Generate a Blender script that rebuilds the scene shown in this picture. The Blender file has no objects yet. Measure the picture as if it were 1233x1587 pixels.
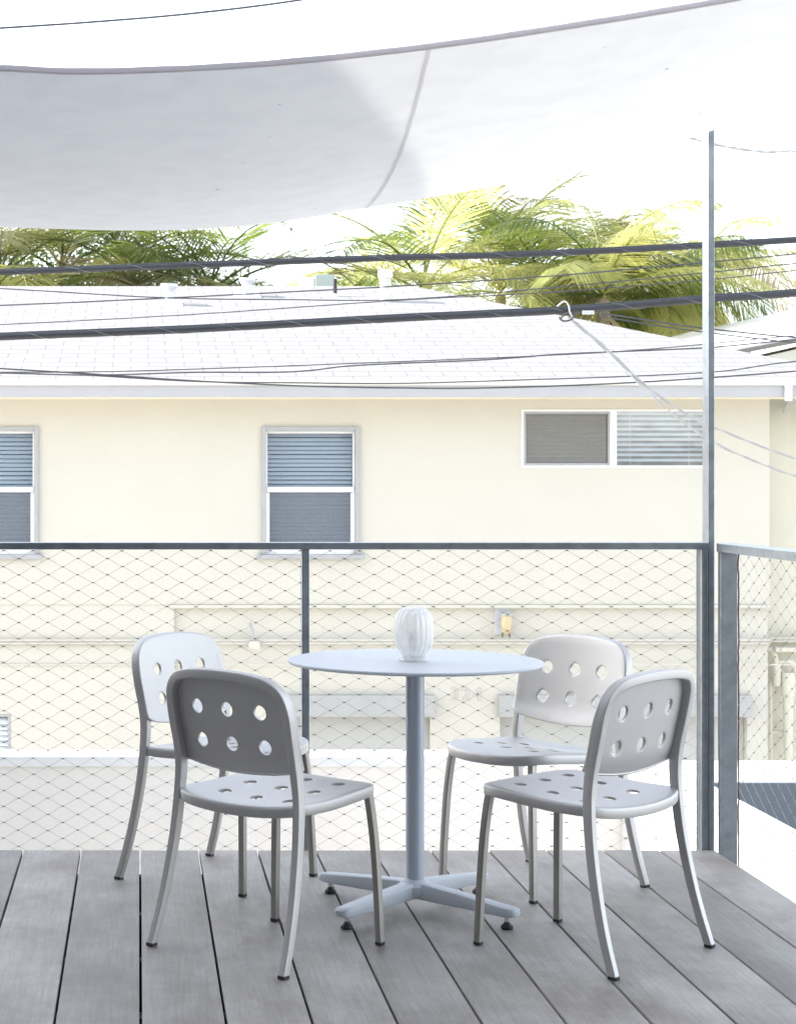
import bpy, bmesh, math, random
from mathutils import Vector, Matrix, noise
from mathutils.geometry import delaunay_2d_cdt
R = math.radians
scene = bpy.context.scene
C = scene.collection

# ------------------------------------------------------------------ camera
F = 2900.0; PU, PV = 215.0, 742.0; CAMZ = 1.3      # focal length and principal point in photo pixels
cam_d = bpy.data.cameras.new('camera'); cam = bpy.data.objects.new('camera', cam_d); C.objects.link(cam)
cam.location = (0, 0, CAMZ); cam.rotation_euler = (R(90), 0, 0)
cam_d.sensor_fit = 'HORIZONTAL'; cam_d.sensor_width = 36.0; cam_d.lens = F/1233*36
cam_d.shift_x = (616.5-PU)/1233; cam_d.shift_y = -(793.5-PV)/1233
cam_d.clip_start = 0.05; cam_d.clip_end = 2000
cam_d.dof.use_dof = True; cam_d.dof.focus_distance = 5.9; cam_d.dof.aperture_fstop = 20
scene.camera = cam
# ------------------------------------------------------------------ sky, sun, exposure
SUN = Vector((-0.83, 0.15, 0.54)).normalized()      # towards the sun
el = math.asin(SUN.z)
w = bpy.data.worlds.new("World"); scene.world = w; w.use_nodes = True
nt = w.node_tree; sky = nt.nodes.new('ShaderNodeTexSky'); sky.sky_type = 'NISHITA'; sky.sun_disc = False
sky.sun_elevation = el; sky.sun_rotation = math.atan2(SUN.x, SUN.y); sky.air_density = 1.0; sky.dust_density = 1.6; sky.ozone_density = 1.2
hsv = nt.nodes.new('ShaderNodeHueSaturation'); hsv.inputs['Saturation'].default_value = .42
nt.links.new(sky.outputs[0], hsv.inputs['Color']); nt.links.new(hsv.outputs[0], nt.nodes['Background'].inputs[0]); nt.nodes['Background'].inputs[1].default_value = 0.15
sd = bpy.data.lights.new('sun', 'SUN'); sd.energy = 2.0; sd.angle = R(0.6); sd.color = (1, .95, .87)
so = bpy.data.objects.new('sun', sd); C.objects.link(so); so.rotation_euler = SUN.to_track_quat('Z', 'Y').to_euler()
scene.view_settings.view_transform = 'Standard'; scene.view_settings.look = 'None'
scene.view_settings.gamma = 1; scene.view_settings.use_curve_mapping = False
scene.view_settings.exposure = 2.2
scene.cycles.max_bounces = 10; scene.cycles.diffuse_bounces = 5; scene.cycles.transparent_max_bounces = 24

# ------------------------------------------------------------------ helpers
def at(u, v, Y): return Vector(((u-PU)*Y/F, Y, CAMZ-(v-PV)*Y/F))

def mat(name, col, rough=.6, metal=0, var=0.0, vscale=3.0, bump=0.0, bscale=40, spec=.5, stretch=(1,1,1), col2=None, transl=0, tcol=None):
    m = bpy.data.materials.new(name); m.use_nodes = True; t = m.node_tree; N = t.nodes; L = t.links
    b = N['Principled BSDF']; b.inputs['Roughness'].default_value = rough; b.inputs['Metallic'].default_value = metal
    b.inputs['Specular IOR Level'].default_value = spec
    b.inputs['Base Color'].default_value = (*col, 1)
    tc = N.new('ShaderNodeTexCoord'); mp = N.new('ShaderNodeMapping'); mp.inputs['Scale'].default_value = stretch
    L.new(tc.outputs['Object'], mp.inputs[0])
    if var or col2:
        n = N.new('ShaderNodeTexNoise'); n.inputs['Scale'].default_value = vscale; n.inputs['Detail'].default_value = 6; n.inputs['Roughness'].default_value = .62
        L.new(mp.outputs[0], n.inputs['Vector'])
        rp = N.new('ShaderNodeValToRGB'); rp.color_ramp.elements[0].position = .3; rp.color_ramp.elements[1].position = .7
        c2 = col2 or tuple(c*(1-var) for c in col)
        rp.color_ramp.elements[0].color = (*c2, 1); rp.color_ramp.elements[1].color = (*col, 1)
        L.new(n.outputs['Fac'], rp.inputs[0]); L.new(rp.outputs[0], b.inputs['Base Color'])
        m['ramp'] = rp.name
    if bump:
        n2 = N.new('ShaderNodeTexNoise'); n2.inputs['Scale'].default_value = bscale; n2.inputs['Detail'].default_value = 4
        L.new(mp.outputs[0], n2.inputs['Vector'])
        bp = N.new('ShaderNodeBump'); bp.inputs['Strength'].default_value = bump; bp.inputs['Distance'].default_value = .01
        L.new(n2.outputs['Fac'], bp.inputs['Height']); L.new(bp.outputs[0], b.inputs['Normal'])
    if transl:
        tr = N.new('ShaderNodeBsdfTranslucent'); tr.inputs[0].default_value = (*(tcol or col), 1)
        mx = N.new('ShaderNodeMixShader'); mx.inputs[0].default_value = transl
        out = N['Material Output']; L.new(b.outputs[0], mx.inputs[1]); L.new(tr.outputs[0], mx.inputs[2]); L.new(mx.outputs[0], out.inputs[0])
    return m

def setprops(o, label=None, cat=None, group=None, kind=None):
    if label: o['label'] = label
    if cat: o['category'] = cat
    if group: o['group'] = group
    if kind: o['kind'] = kind
    return o
def link(name, me, m, parent=None, smooth=None):
    o = bpy.data.objects.new(name, me); C.objects.link(o)
    if m: me.materials.append(m)
    if smooth is not None:
        for p in me.polygons: p.use_smooth = True
        me.set_sharp_from_angle(angle=R(smooth))
    if parent: o.parent = parent
    return o
def empty(name, loc=(0,0,0), rz=0, label=None, cat=None, group=None):
    o = bpy.data.objects.new(name, None); C.objects.link(o); o.location = loc; o.rotation_euler = (0,0,rz)
    o.empty_display_size = .1
    return setprops(o, label, cat, group)

class MB:
    """collects geometry of one mesh object"""
    def __init__(s): s.v = []; s.f = []
    def add(s, vs, fs):
        k = len(s.v); s.v += [Vector(p) for p in vs]; s.f += [tuple(i+k for i in f) for f in fs]; return s
    def box(s, x0, x1, y0, y1, z0, z1, bev=0, M=None):
        if bev:
            bm = bmesh.new(); bmesh.ops.create_cube(bm, size=1)
            for q in bm.verts: q.co = Vector(((x0+x1)/2+q.co.x*(x1-x0), (y0+y1)/2+q.co.y*(y1-y0), (z0+z1)/2+q.co.z*(z1-z0)))
            bmesh.ops.bevel(bm, geom=bm.edges[:], offset=bev, segments=2, profile=.5, affect='EDGES')
            bm.verts.index_update()
            vs = [q.co.copy() for q in bm.verts]; fs = [[q.index for q in f.verts] for f in bm.faces]; bm.free()
        else:
            vs = [Vector(p) for p in ((x0,y0,z0),(x1,y0,z0),(x1,y1,z0),(x0,y1,z0),(x0,y0,z1),(x1,y0,z1),(x1,y1,z1),(x0,y1,z1))]
            fs = [(0,3,2,1),(4,5,6,7),(0,1,5,4),(1,2,6,5),(2,3,7,6),(3,0,4,7)]
        if M: vs = [M @ p for p in vs]
        return s.add(vs, fs)
    def tube(s, pts, rad, n=8, cap=True):
        pts = [Vector(p) for p in pts]; k = len(pts)
        rr = rad if isinstance(rad, (list, tuple)) else [rad]*k
        vs = []; fs = []; up = None
        for i, p in enumerate(pts):
            T = (pts[min(i+1,k-1)]-pts[max(i-1,0)]).normalized()
            if up is None: up = Vector((0,0,1)) if abs(T.z) < .9 else Vector((1,0,0))
            A = T.cross(up).normalized(); B = A.cross(T); up = B
            for j in range(n):
                a = 2*math.pi*j/n; vs.append(p+(A*math.cos(a)+B*math.sin(a))*rr[i])
        for i in range(k-1):
            for j in range(n): fs.append((i*n+j, i*n+(j+1)%n, (i+1)*n+(j+1)%n, (i+1)*n+j))
        if cap: fs.append(tuple(range(n))[::-1]); fs.append(tuple(range((k-1)*n, k*n)))
        return s.add(vs, fs)
    def lathe(s, prof, n=32, c=(0,0,0), rib=0, amp=0):
        vs = []; fs = []; c = Vector(c)
        for r, z in prof:
            for j in range(n):
                a = 2*math.pi*j/n; q = r*(1+(amp*math.cos(rib*a) if rib else 0))
                vs.append(c+Vector((q*math.cos(a), q*math.sin(a), z)))
        for i in range(len(prof)-1):
            for j in range(n): fs.append((i*n+j, i*n+(j+1)%n, (i+1)*n+(j+1)%n, (i+1)*n+j))
        if prof[0][0] > 1e-5: fs.append(tuple(range(n))[::-1])
        if prof[-1][0] > 1e-5: fs.append(tuple(range((len(prof)-1)*n, len(prof)*n)))
        return s.add(vs, fs)
    def prism(s, poly, d):
        """poly: 3D points of one face; d: extrusion vector"""
        n = len(poly); poly = [Vector(p) for p in poly]; d = Vector(d)
        fs = [tuple(range(n)), tuple(range(2*n-1, n-1, -1))]+[(i, i+n, (i+1)%n+n, (i+1)%n) for i in range(n)]
        return s.add(poly+[p+d for p in poly], fs)
    def mesh(s, name='m', fix=True):
        me = bpy.data.meshes.new(name); me.from_pydata([tuple(p) for p in s.v], [], s.f)
        if fix:
            bm = bmesh.new(); bm.from_mesh(me); bmesh.ops.recalc_face_normals(bm, faces=bm.faces); bm.to_mesh(me); bm.free()
        me.update(); return me
    def build(s, name, m, parent=None, smooth=None, fix=True): return link(name, s.mesh(name, fix), m, parent, smooth)

def spline(pts, sub=6, closed=False):
    pts = [Vector(p) for p in pts]; n = len(pts); out = []
    g = (lambda i: pts[i % n]) if closed else (lambda i: pts[min(max(i,0),n-1)])
    for i in range(n if closed else n-1):
        a, b, c, d = g(i-1), g(i), g(i+1), g(i+2)
        if not closed and i == 0: a = b*2-c
        if not closed and i == n-2: d = c*2-b
        for k in range(sub):
            t = k/sub
            out.append(.5*((2*b)+(c-a)*t+(2*a-5*b+4*c-d)*t*t+(3*b-a-3*c+d)*t**3))
    if not closed: out.append(pts[-1].copy())
    return out

def sweep(mb, pts, W, D, fwd=Vector((1,0,0)), rc=.25, shift=0):
    """rounded rectangular section, D along fwd, W across"""
    k = len(pts); sec = []
    for cx, cy, a0 in ((1,1,0),(-1,1,90),(-1,-1,180),(1,-1,270)):
        for a in (0, 30, 60, 90): sec.append((cx, cy, math.cos(R(a0+a)), math.sin(R(a0+a))))
    n = len(sec); vs = []; fs = []
    for i, p in enumerate(pts):
        T = (pts[min(i+1,k-1)]-pts[max(i-1,0)]).normalized()
        Fv = (fwd-T*T.dot(fwd)).normalized(); Nv = T.cross(Fv)
        Wi = W[i] if isinstance(W, list) else W; Di = D[i] if isinstance(D, list) else D
        r = rc*min(Wi, Di)
        for cx, cy, ca, sa in sec:
            vs.append(p+Nv*(cx*(Wi/2-r)+r*ca)+Fv*(cy*(Di/2-r)+r*sa+shift))
    for i in range(k-1):
        for j in range(n): fs.append((i*n+j, i*n+(j+1)%n, (i+1)*n+(j+1)%n, (i+1)*n+j))
    fs.append(tuple(range(n))[::-1]); fs.append(tuple(range((k-1)*n, k*n)))
    mb.add(vs, fs)

def inside(p, poly):
    x, y = p; r = False; n = len(poly)
    for i in range(n):
        x1, y1 = poly[i]; x2, y2 = poly[(i+1) % n]
        if (y1 > y) != (y2 > y) and x < (x2-x1)*(y-y1)/(y2-y1)+x1: r = not r
    return r
def shell(outline, holes, fmap, th, rim=None, step=.02, ch=.0015):
    """curved sheet with round holes; rim = list of (outward offset, depth)"""
    n = len(outline); ol = [(p[0], p[1]) for p in outline]
    H = 32; rings = [[(cx+(r+ch)*math.cos(2*math.pi*j/H), cy+(r+ch)*math.sin(2*math.pi*j/H)) for j in range(H)] for cx, cy, r in holes]
    pts = [Vector(p) for p in ol]; edges = [(i, (i+1) % n) for i in range(n)]
    for rg in rings:
        k = len(pts); pts += [Vector(p) for p in rg]; edges += [(k+j, k+(j+1) % H) for j in range(H)]
    x0, x1 = min(p[0] for p in ol), max(p[0] for p in ol); y0, y1 = min(p[1] for p in ol), max(p[1] for p in ol)
    for cx, cy, r_ in holes:
        for j in range(20):
            a = 2*math.pi*(j+.5)/20; pts.append(Vector((cx+(r_+ch+.006)*math.cos(a), cy+(r_+ch+.006)*math.sin(a))))
    y = y0+step/2
    while y < y1:
        x = x0+step/2
        while x < x1:
            if inside((x, y), ol) and min((Vector((x,y))-Vector(q)).length for q in ol) > step*.4 and all((Vector((x,y))-Vector((a,b))).length > r+ch+.011 for a, b, r in holes):
                pts.append(Vector((x, y)))
            x += step
        y += step
    vv, ee, ff, ov, oe, of = delaunay_2d_cdt(pts, edges, [], 0, 1e-6)
    inv = {}
    for i, o in enumerate(ov):
        for q in o: inv[q] = i
    tris = []
    for f in ff:
        c = sum((vv[i] for i in f), Vector((0,0)))/len(f)
        if inside(c, ol) and all((c-Vector((a,b))).length > (r+ch)*.985 for a, b, r in holes): tris.append(tuple(f))
    nv = len(vv); mb = MB()
    V = [fmap(p.x, p.y, 0) for p in vv]+[fmap(p.x, p.y, th) for p in vv]
    Fc = [t for t in tris]+[tuple(i+nv for i in reversed(t)) for t in tris]
    base = n
    for (cx, cy, r), rg in zip(holes, rings):
        top = [inv[base+j] for j in range(H)]; bot = [i+nv for i in top]
        k = len(V)
        for wd in (ch*.3, th-ch*.3):
            rr = r+ch*.3
            V += [fmap(cx+rr*math.cos(2*math.pi*j/H), cy+rr*math.sin(2*math.pi*j/H), wd) for j in range(H)]
        k2 = k+H
        for j in range(H):
            q = (j+1) % H
            Fc += [(top[j], top[q], k+q, k+j), (k+j, k+q, k2+q, k2+j), (k2+j, k2+q, bot[q], bot[j])]
        base += H
    top = [inv[i] for i in range(n)]; bot = [i+nv for i in top]; prev = top
    nor = []
    for i in range(n):
        t = (Vector(ol[(i+1) % n])-Vector(ol[i-1])).normalized(); nn = Vector((t.y, -t.x))
        nor.append(nn)
    area = sum(ol[i][0]*ol[(i+1)%n][1]-ol[(i+1)%n][0]*ol[i][1] for i in range(n))
    if area < 0: nor = [-q for q in nor]
    for off, wd in (rim or []):
        k = len(V); V += [fmap(ol[i][0]+nor[i].x*off, ol[i][1]+nor[i].y*off, wd) for i in range(n)]
        cur = list(range(k, k+n))
        for j in range(n): q = (j+1) % n; Fc.append((prev[j], prev[q], cur[q], cur[j]))
        prev = cur
    for j in range(n): q = (j+1) % n; Fc.append((prev[j], prev[q], bot[q], bot[j]))
    mb.v = V; mb.f = Fc
    return mb
def copy_tree(o, parent=None):
    c = o.copy(); C.objects.link(c); c.parent = parent
    for ch in list(o.children): copy_tree(ch, c)
    return c

# ------------------------------------------------------------------ materials
M_cream = mat('cream_stucco', (.545,.527,.463), .9, var=.05, vscale=.9, bump=.25, bscale=60)
M_cream2 = mat('cream_side_stucco', (.62,.60,.50), .9, var=.06, vscale=1.2, bump=.25, bscale=60)
M_par = mat('parapet_plaster', (.84,.81,.76), .9, var=.05, vscale=1.5, bump=.2, bscale=50)
M_parbg = mat('blue_grey_face', (.20,.225,.25), .8, var=.12, vscale=3)  # even blue-grey for the low wall's front sheet and the sunken roof
M_white = mat('white_paint', (.80,.80,.79), .5, var=.03)
M_trim = mat('grey_trim_paint', (.36,.37,.38), .6, var=.08, vscale=6)
M_fascia = mat('fascia_paint', (.40,.40,.41), .6, var=.06, vscale=3)
M_gut = mat('drip_edge', (.60,.59,.52), .6)
M_slat = mat('slat_sky_tint', (.78,.84,.88), .5)  # bluish base colour stands in for sky reflected by the slats
M_slatd = mat('blind_slat_untinted', (.80,.80,.77), .6)  # slats behind the screen, without the sky tint
M_room = mat('dark_room', (.10,.11,.13), .9)
M_screen = None
M_galv = mat('galvanised_steel', (.40,.44,.48), .36, metal=.95, var=.28, vscale=22, bump=.05, bscale=80)
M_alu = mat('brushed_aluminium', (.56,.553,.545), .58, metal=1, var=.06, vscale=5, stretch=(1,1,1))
M_alud = mat('aluminium_leg_dark_reflection', (.40,.385,.365), .48, metal=1, var=.08, vscale=7)  # darker, browner base colour stands in for dark reflections on the front legs
M_table = mat('powder_coat', (.54,.58,.625), .42, var=.02)
M_colm = mat('powder_coat_column', (.47,.52,.60), .38, metal=.3, var=.03)
M_black = mat('black_rubber', (.02,.02,.022), .5)
M_chrome = mat('chrome', (.7,.7,.7), .15, metal=1)
M_wire = mat('stainless_wire', (.34,.34,.33), .5, metal=.3)
M_ferr = mat('ferrule', (.17,.17,.17), .5, metal=.4)
M_cable = mat('black_cable_sheath', (.033,.036,.043), .45, var=.3, vscale=12)
M_cabt = mat('thin_cable_sheath', (.05,.052,.062), .6)
M_drop = mat('grey_drop_wire', (.42,.42,.41), .6)
M_lash = mat('lashing_wire', (.35,.35,.36), .3, metal=.8)
M_trunk = mat('palm_trunk', (.26,.22,.17), .9, var=.4, vscale=9, stretch=(1,1,5), bump=.5, bscale=20)
M_ground = mat('alley_concrete', (.58,.555,.52), .95, var=.15, vscale=.5, bump=.2, bscale=30)
M_brown = mat('brown_cladding', (.05,.040,.035), .8, var=.3, vscale=3, stretch=(6,6,.5))
M_leftb = mat('left_stucco', (.62,.62,.62), .9, var=.08, vscale=1)
M_metalw = mat('galvanised_vent', (.62,.63,.64), .5, metal=.3, var=.1, vscale=15)
M_num = mat('number_paint', (.47,.45,.41), .7)
M_jar = mat('lamp_jar_glass', (.50,.42,.26), .2)
M_door = mat('garage_door', (.44,.445,.42), .7, var=.05)
M_head = mat('garage_header', (.37,.375,.365), .7, var=.05)
M_yel = mat('underside_cream', (.88,.82,.62), .8)

def leaf_mat(name, c1, c2, tc, tf=.45):
    return mat(name, c1, .45, col2=c2, vscale=1.6, transl=tf, tcol=tc, spec=.6)
M_leafY = leaf_mat('palm_leaf_yellow_green', (.30,.31,.105), (.14,.18,.05), (.72,.70,.24))
M_leafG = leaf_mat('palm_leaf_green', (.075,.11,.03), (.035,.055,.018), (.30,.38,.07), .42)
M_leafD = leaf_mat('palm_leaf_olive', (.15,.15,.06), (.07,.085,.03), (.26,.26,.09), .35)
M_leafT = leaf_mat('palm_leaf_dry', (.42,.34,.20), (.24,.18,.10), (.50,.42,.22), .35)
M_bush = leaf_mat('broad_leaf', (.055,.085,.025), (.03,.045,.015), (.12,.18,.03), .3)

def deck_mat():
    m = bpy.data.materials.new('weathered_deck_boards'); m.use_nodes = True; t = m.node_tree; N = t.nodes; L = t.links
    b = N['Principled BSDF']; tc = N.new('ShaderNodeTexCoord'); g = N.new('ShaderNodeNewGeometry')
    off = N.new('ShaderNodeVectorMath'); off.operation = 'MULTIPLY_ADD'; off.inputs[1].default_value = (7,13,3)
    cmb = N.new('ShaderNodeCombineXYZ')
    for i in range(3): L.new(g.outputs['Random Per Island'], cmb.inputs[i])
    L.new(cmb.outputs[0], off.inputs[0]); L.new(tc.outputs['Object'], off.inputs[2])
    def nz(scale, st, det=6, rg=.6):
        mp = N.new('ShaderNodeMapping'); mp.inputs['Scale'].default_value = st; L.new(off.outputs[0], mp.inputs[0])
        n = N.new('ShaderNodeTexNoise'); n.inputs['Scale'].default_value = scale; n.inputs['Detail'].default_value = det; n.inputs['Roughness'].default_value = rg
        L.new(mp.outputs[0], n.inputs[0]); return n.outputs['Fac']
    grain = nz(30, (4,.16,1)); blot = nz(3.2, (1.2,.7,1), 5, .65); fine = nz(150, (3,.3,1), 3)
    r1 = N.new('ShaderNodeValToRGB'); r1.color_ramp.elements[0].position = .3; r1.color_ramp.elements[1].position = .72
    r1.color_ramp.elements[0].color = (.172,.150,.134,1); r1.color_ramp.elements[1].color = (.380,.362,.342,1)
    L.new(blot, r1.inputs[0])
    def mul(a, fac, lo, hi):
        mr = N.new('ShaderNodeMapRange'); mr.inputs['From Min'].default_value = .3; mr.inputs['From Max'].default_value = .7
        mr.inputs['To Min'].default_value = lo; mr.inputs['To Max'].default_value = hi; L.new(fac, mr.inputs[0])
        v = N.new('ShaderNodeVectorMath'); v.operation = 'SCALE'; L.new(a, v.inputs[0]); L.new(mr.outputs[0], v.inputs['Scale']); return v.outputs[0]
    c = mul(r1.outputs[0], grain, .86, 1.12); c = mul(c, fine, .90, 1.08)
    hs = N.new('ShaderNodeMapRange'); hs.inputs['To Min'].default_value = .80; hs.inputs['To Max'].default_value = 1.15; L.new(g.outputs['Random Per Island'], hs.inputs[0])
    v = N.new('ShaderNodeVectorMath'); v.operation = 'SCALE'; L.new(c, v.inputs[0]); L.new(hs.outputs[0], v.inputs['Scale'])
    L.new(v.outputs[0], b.inputs['Base Color'])
    mr = N.new('ShaderNodeMapRange'); mr.inputs['To Min'].default_value = .42; mr.inputs['To Max'].default_value = .68; L.new(blot, mr.inputs[0]); L.new(mr.outputs[0], b.inputs['Roughness'])
    bp = N.new('ShaderNodeBump'); bp.inputs['Strength'].default_value = .35; bp.inputs['Distance'].default_value = .002
    L.new(grain, bp.inputs['Height']); L.new(bp.outputs[0], b.inputs['Normal'])
    return m
M_deck = deck_mat()

def roof_mat():
    m = bpy.data.materials.new('white_asphalt_shingle'); m.use_nodes = True; t = m.node_tree; N = t.nodes; L = t.links
    b = N['Principled BSDF']; b.inputs['Roughness'].default_value = .95
    tc = N.new('ShaderNodeTexCoord'); bt = N.new('ShaderNodeTexBrick')
    bt.inputs['Color1'].default_value = (.315,.311,.311,1); bt.inputs['Color2'].default_value = (.285,.283,.285,1); bt.inputs['Mortar'].default_value = (.205,.204,.208,1)
    bt.inputs['Scale'].default_value = 1; bt.inputs['Mortar Size'].default_value = .009; bt.inputs['Brick Width'].default_value = .34; bt.inputs['Row Height'].default_value = .084
    bt.inputs['Bias'].default_value = -.2; bt.inputs['Mortar Smooth'].default_value = .3
    nv = N.new('ShaderNodeTexNoise'); nv.inputs['Scale'].default_value = 3; mxv = N.new('ShaderNodeMix'); mxv.data_type='VECTOR'; mxv.inputs[0].default_value = .03
    L.new(tc.outputs['Object'], nv.inputs[0]); L.new(tc.outputs['Object'], mxv.inputs[4]); L.new(nv.outputs['Color'], mxv.inputs[5])
    mps = N.new('ShaderNodeMapping'); mps.inputs['Scale'].default_value = (1,.36,1); L.new(mxv.outputs[1], mps.inputs[0]); L.new(mps.outputs[0], bt.inputs['Vector'])
    n = N.new('ShaderNodeTexNoise'); n.inputs['Scale'].default_value = 2.2; n.inputs['Detail'].default_value = 8; L.new(tc.outputs['Object'], n.inputs[0])
    mx = N.new('ShaderNodeMix'); mx.data_type = 'RGBA'; mx.blend_type = 'MULTIPLY'; mx.inputs[0].default_value = .25
    L.new(bt.outputs['Color'], mx.inputs[6]); L.new(n.outputs['Fac'], mx.inputs[7]); L.new(mx.outputs[2], b.inputs['Base Color'])
    bp = N.new('ShaderNodeBump'); bp.inputs['Strength'].default_value = .6; bp.inputs['Distance'].default_value = .01; L.new(bt.outputs['Fac'], bp.inputs['Height']); bp.invert = True
    L.new(bp.outputs[0], b.inputs['Normal'])
    return m
M_roof = roof_mat()

def sail_mat():
    m = bpy.data.materials.new('shade_sail_canvas'); m.use_nodes = True; t = m.node_tree; N = t.nodes; L = t.links
    b = N['Principled BSDF']; b.inputs['Roughness'].default_value = .8; b.inputs['Base Color'].default_value = (.74,.745,.75,1)
    tc = N.new('ShaderNodeTexCoord'); n = N.new('ShaderNodeTexNoise'); n.inputs['Scale'].default_value = 9; n.inputs['Detail'].default_value = 3
    L.new(tc.outputs['Object'], n.inputs[0])
    vo = N.new('ShaderNodeTexVoronoi'); vo.inputs['Scale'].default_value = 5.5; L.new(tc.outputs['Object'], vo.inputs['Vector'])
    rp = N.new('ShaderNodeValToRGB'); rp.color_ramp.elements[0].position = .018; rp.color_ramp.elements[0].color = (.42,.40,.38,1); rp.color_ramp.elements[1].position = .045; rp.color_ramp.elements[1].color = (1,1,1,1)
    L.new(vo.outputs['Distance'], rp.inputs[0])
    r2 = N.new('ShaderNodeValToRGB'); r2.color_ramp.elements[0].color = (.955,.955,.96,1); r2.color_ramp.elements[0].position = .35; r2.color_ramp.elements[1].position = .6
    L.new(n.outputs['Fac'], r2.inputs[0])
    mx = N.new('ShaderNodeMix'); mx.data_type = 'RGBA'; mx.blend_type = 'MULTIPLY'; mx.inputs[0].default_value = 1
    L.new(rp.outputs[0], mx.inputs[6]); L.new(r2.outputs[0], mx.inputs[7])
    m2 = N.new('ShaderNodeMix'); m2.data_type = 'RGBA'; m2.blend_type = 'MULTIPLY'; m2.inputs[0].default_value = 1; m2.inputs[7].default_value = (.90,.905,.90,1)
    L.new(mx.outputs[2], m2.inputs[6]); L.new(m2.outputs[2], b.inputs['Base Color'])
    tr = N.new('ShaderNodeBsdfTranslucent'); L.new(m2.outputs[2], tr.inputs[0])
    ms = N.new('ShaderNodeMixShader'); ms.inputs[0].default_value = .14
    L.new(b.outputs[0], ms.inputs[1]); L.new(tr.outputs[0], ms.inputs[2]); L.new(ms.outputs[0], N['Material Output'].inputs[0])
    w2 = N.new('ShaderNodeTexNoise'); w2.inputs['Scale'].default_value = 2.2; w2.inputs['Detail'].default_value = 2
    mp = N.new('ShaderNodeMapping'); mp.inputs['Scale'].default_value = (.35,1.6,1.6); mp.inputs['Rotation'].default_value = (0,0,R(14))
    L.new(tc.outputs['Object'], mp.inputs[0]); L.new(mp.outputs[0], w2.inputs[0])
    bp = N.new('ShaderNodeBump'); bp.inputs['Strength'].default_value = .10; bp.inputs['Distance'].default_value = .03; L.new(w2.outputs['Fac'], bp.inputs['Height'])
    L.new(bp.outputs[0], b.inputs['Normal']); L.new(bp.outputs[0], tr.inputs['Normal'])
    return m
M_sail = sail_mat()
M_hem = mat('sail_hem_webbing', (.80,.77,.79), .85, transl=.5, tcol=(.62,.59,.61))

def glass_mat(name, tint, fac, rough=.02):
    m = bpy.data.materials.new(name); m.use_nodes = True; t = m.node_tree; N = t.nodes; L = t.links
    for x in list(N):
        if x.type == 'BSDF_PRINCIPLED': N.remove(x)
    tr = N.new('ShaderNodeBsdfTransparent'); tr.inputs[0].default_value = (*tint, 1)
    gl = N.new('ShaderNodeBsdfGlossy'); gl.inputs['Roughness'].default_value = rough
    n = N.new('ShaderNodeTexNoise'); n.inputs['Scale'].default_value = 2.5; bp = N.new('ShaderNodeBump'); bp.inputs['Strength'].default_value = .15; bp.inputs['Distance'].default_value = .02
    tc = N.new('ShaderNodeTexCoord'); L.new(tc.outputs['Object'], n.inputs[0]); L.new(n.outputs['Fac'], bp.inputs['Height']); L.new(bp.outputs[0], gl.inputs['Normal'])
    mx = N.new('ShaderNodeMixShader'); mx.inputs[0].default_value = fac
    L.new(tr.outputs[0], mx.inputs[1]); L.new(gl.outputs[0], mx.inputs[2]); L.new(mx.outputs[0], N['Material Output'].inputs[0])
    return m
M_glass = glass_mat('window_glass', (.94,.97,1), .16)
M_gscr = glass_mat('insect_screen', (.86,.87,.88), .34, .6)
for _n in M_gscr.node_tree.nodes:
    if _n.type == 'BSDF_GLOSSY':
        _d = M_gscr.node_tree.nodes.new('ShaderNodeBsdfDiffuse'); _d.inputs[0].default_value = (.27,.30,.34,1)
        M_gscr.node_tree.links.new(_d.outputs[0], [x for x in M_gscr.node_tree.nodes if x.type == 'MIX_SHADER'][0].inputs[2])
def lantern_mat():
    m = bpy.data.materials.new('ribbed_glass'); m.use_nodes = True; t = m.node_tree; N = t.nodes; L = t.links
    for x in list(N):
        if x.type == 'BSDF_PRINCIPLED': N.remove(x)
    tr = N.new('ShaderNodeBsdfTransparent'); tr.inputs[0].default_value = (.97,.97,.97,1)
    di = N.new('ShaderNodeBsdfTranslucent'); di.inputs[0].default_value = (.93,.93,.92,1)
    df = N.new('ShaderNodeBsdfDiffuse'); df.inputs[0].default_value = (.93,.93,.93,1)
    gl = N.new('ShaderNodeBsdfGlossy'); gl.inputs['Roughness'].default_value = .06
    lw = N.new('ShaderNodeLayerWeight'); lw.inputs[0].default_value = .35
    a = N.new('ShaderNodeMixShader'); a.inputs[0].default_value = .5; L.new(di.outputs[0], a.inputs[1]); L.new(df.outputs[0], a.inputs[2])
    mr = N.new('ShaderNodeMapRange'); mr.inputs['To Min'].default_value = .28; mr.inputs['To Max'].default_value = .72; L.new(lw.outputs['Facing'], mr.inputs[0]); df.inputs[0].default_value = (.98,.98,.98,1)
    b = N.new('ShaderNodeMixShader'); L.new(mr.outputs[0], b.inputs[0]); L.new(tr.outputs[0], b.inputs[1]); L.new(a.outputs[0], b.inputs[2])
    c = N.new('ShaderNodeMixShader'); c.inputs[0].default_value = .07; L.new(b.outputs[0], c.inputs[1]); L.new(gl.outputs[0], c.inputs[2])
    L.new(c.outputs[0], N['Material Output'].inputs[0]); return m
M_lant = lantern_mat()

# ------------------------------------------------------------------ ground and own building
g = MB(); g.add([(-400,-400,-3.1),(400,-400,-3.1),(400,700,-3.1),(-400,700,-3.1)], [(0,1,2,3)])
setprops(g.build('ground', M_ground, fix=False), kind='structure')

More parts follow.
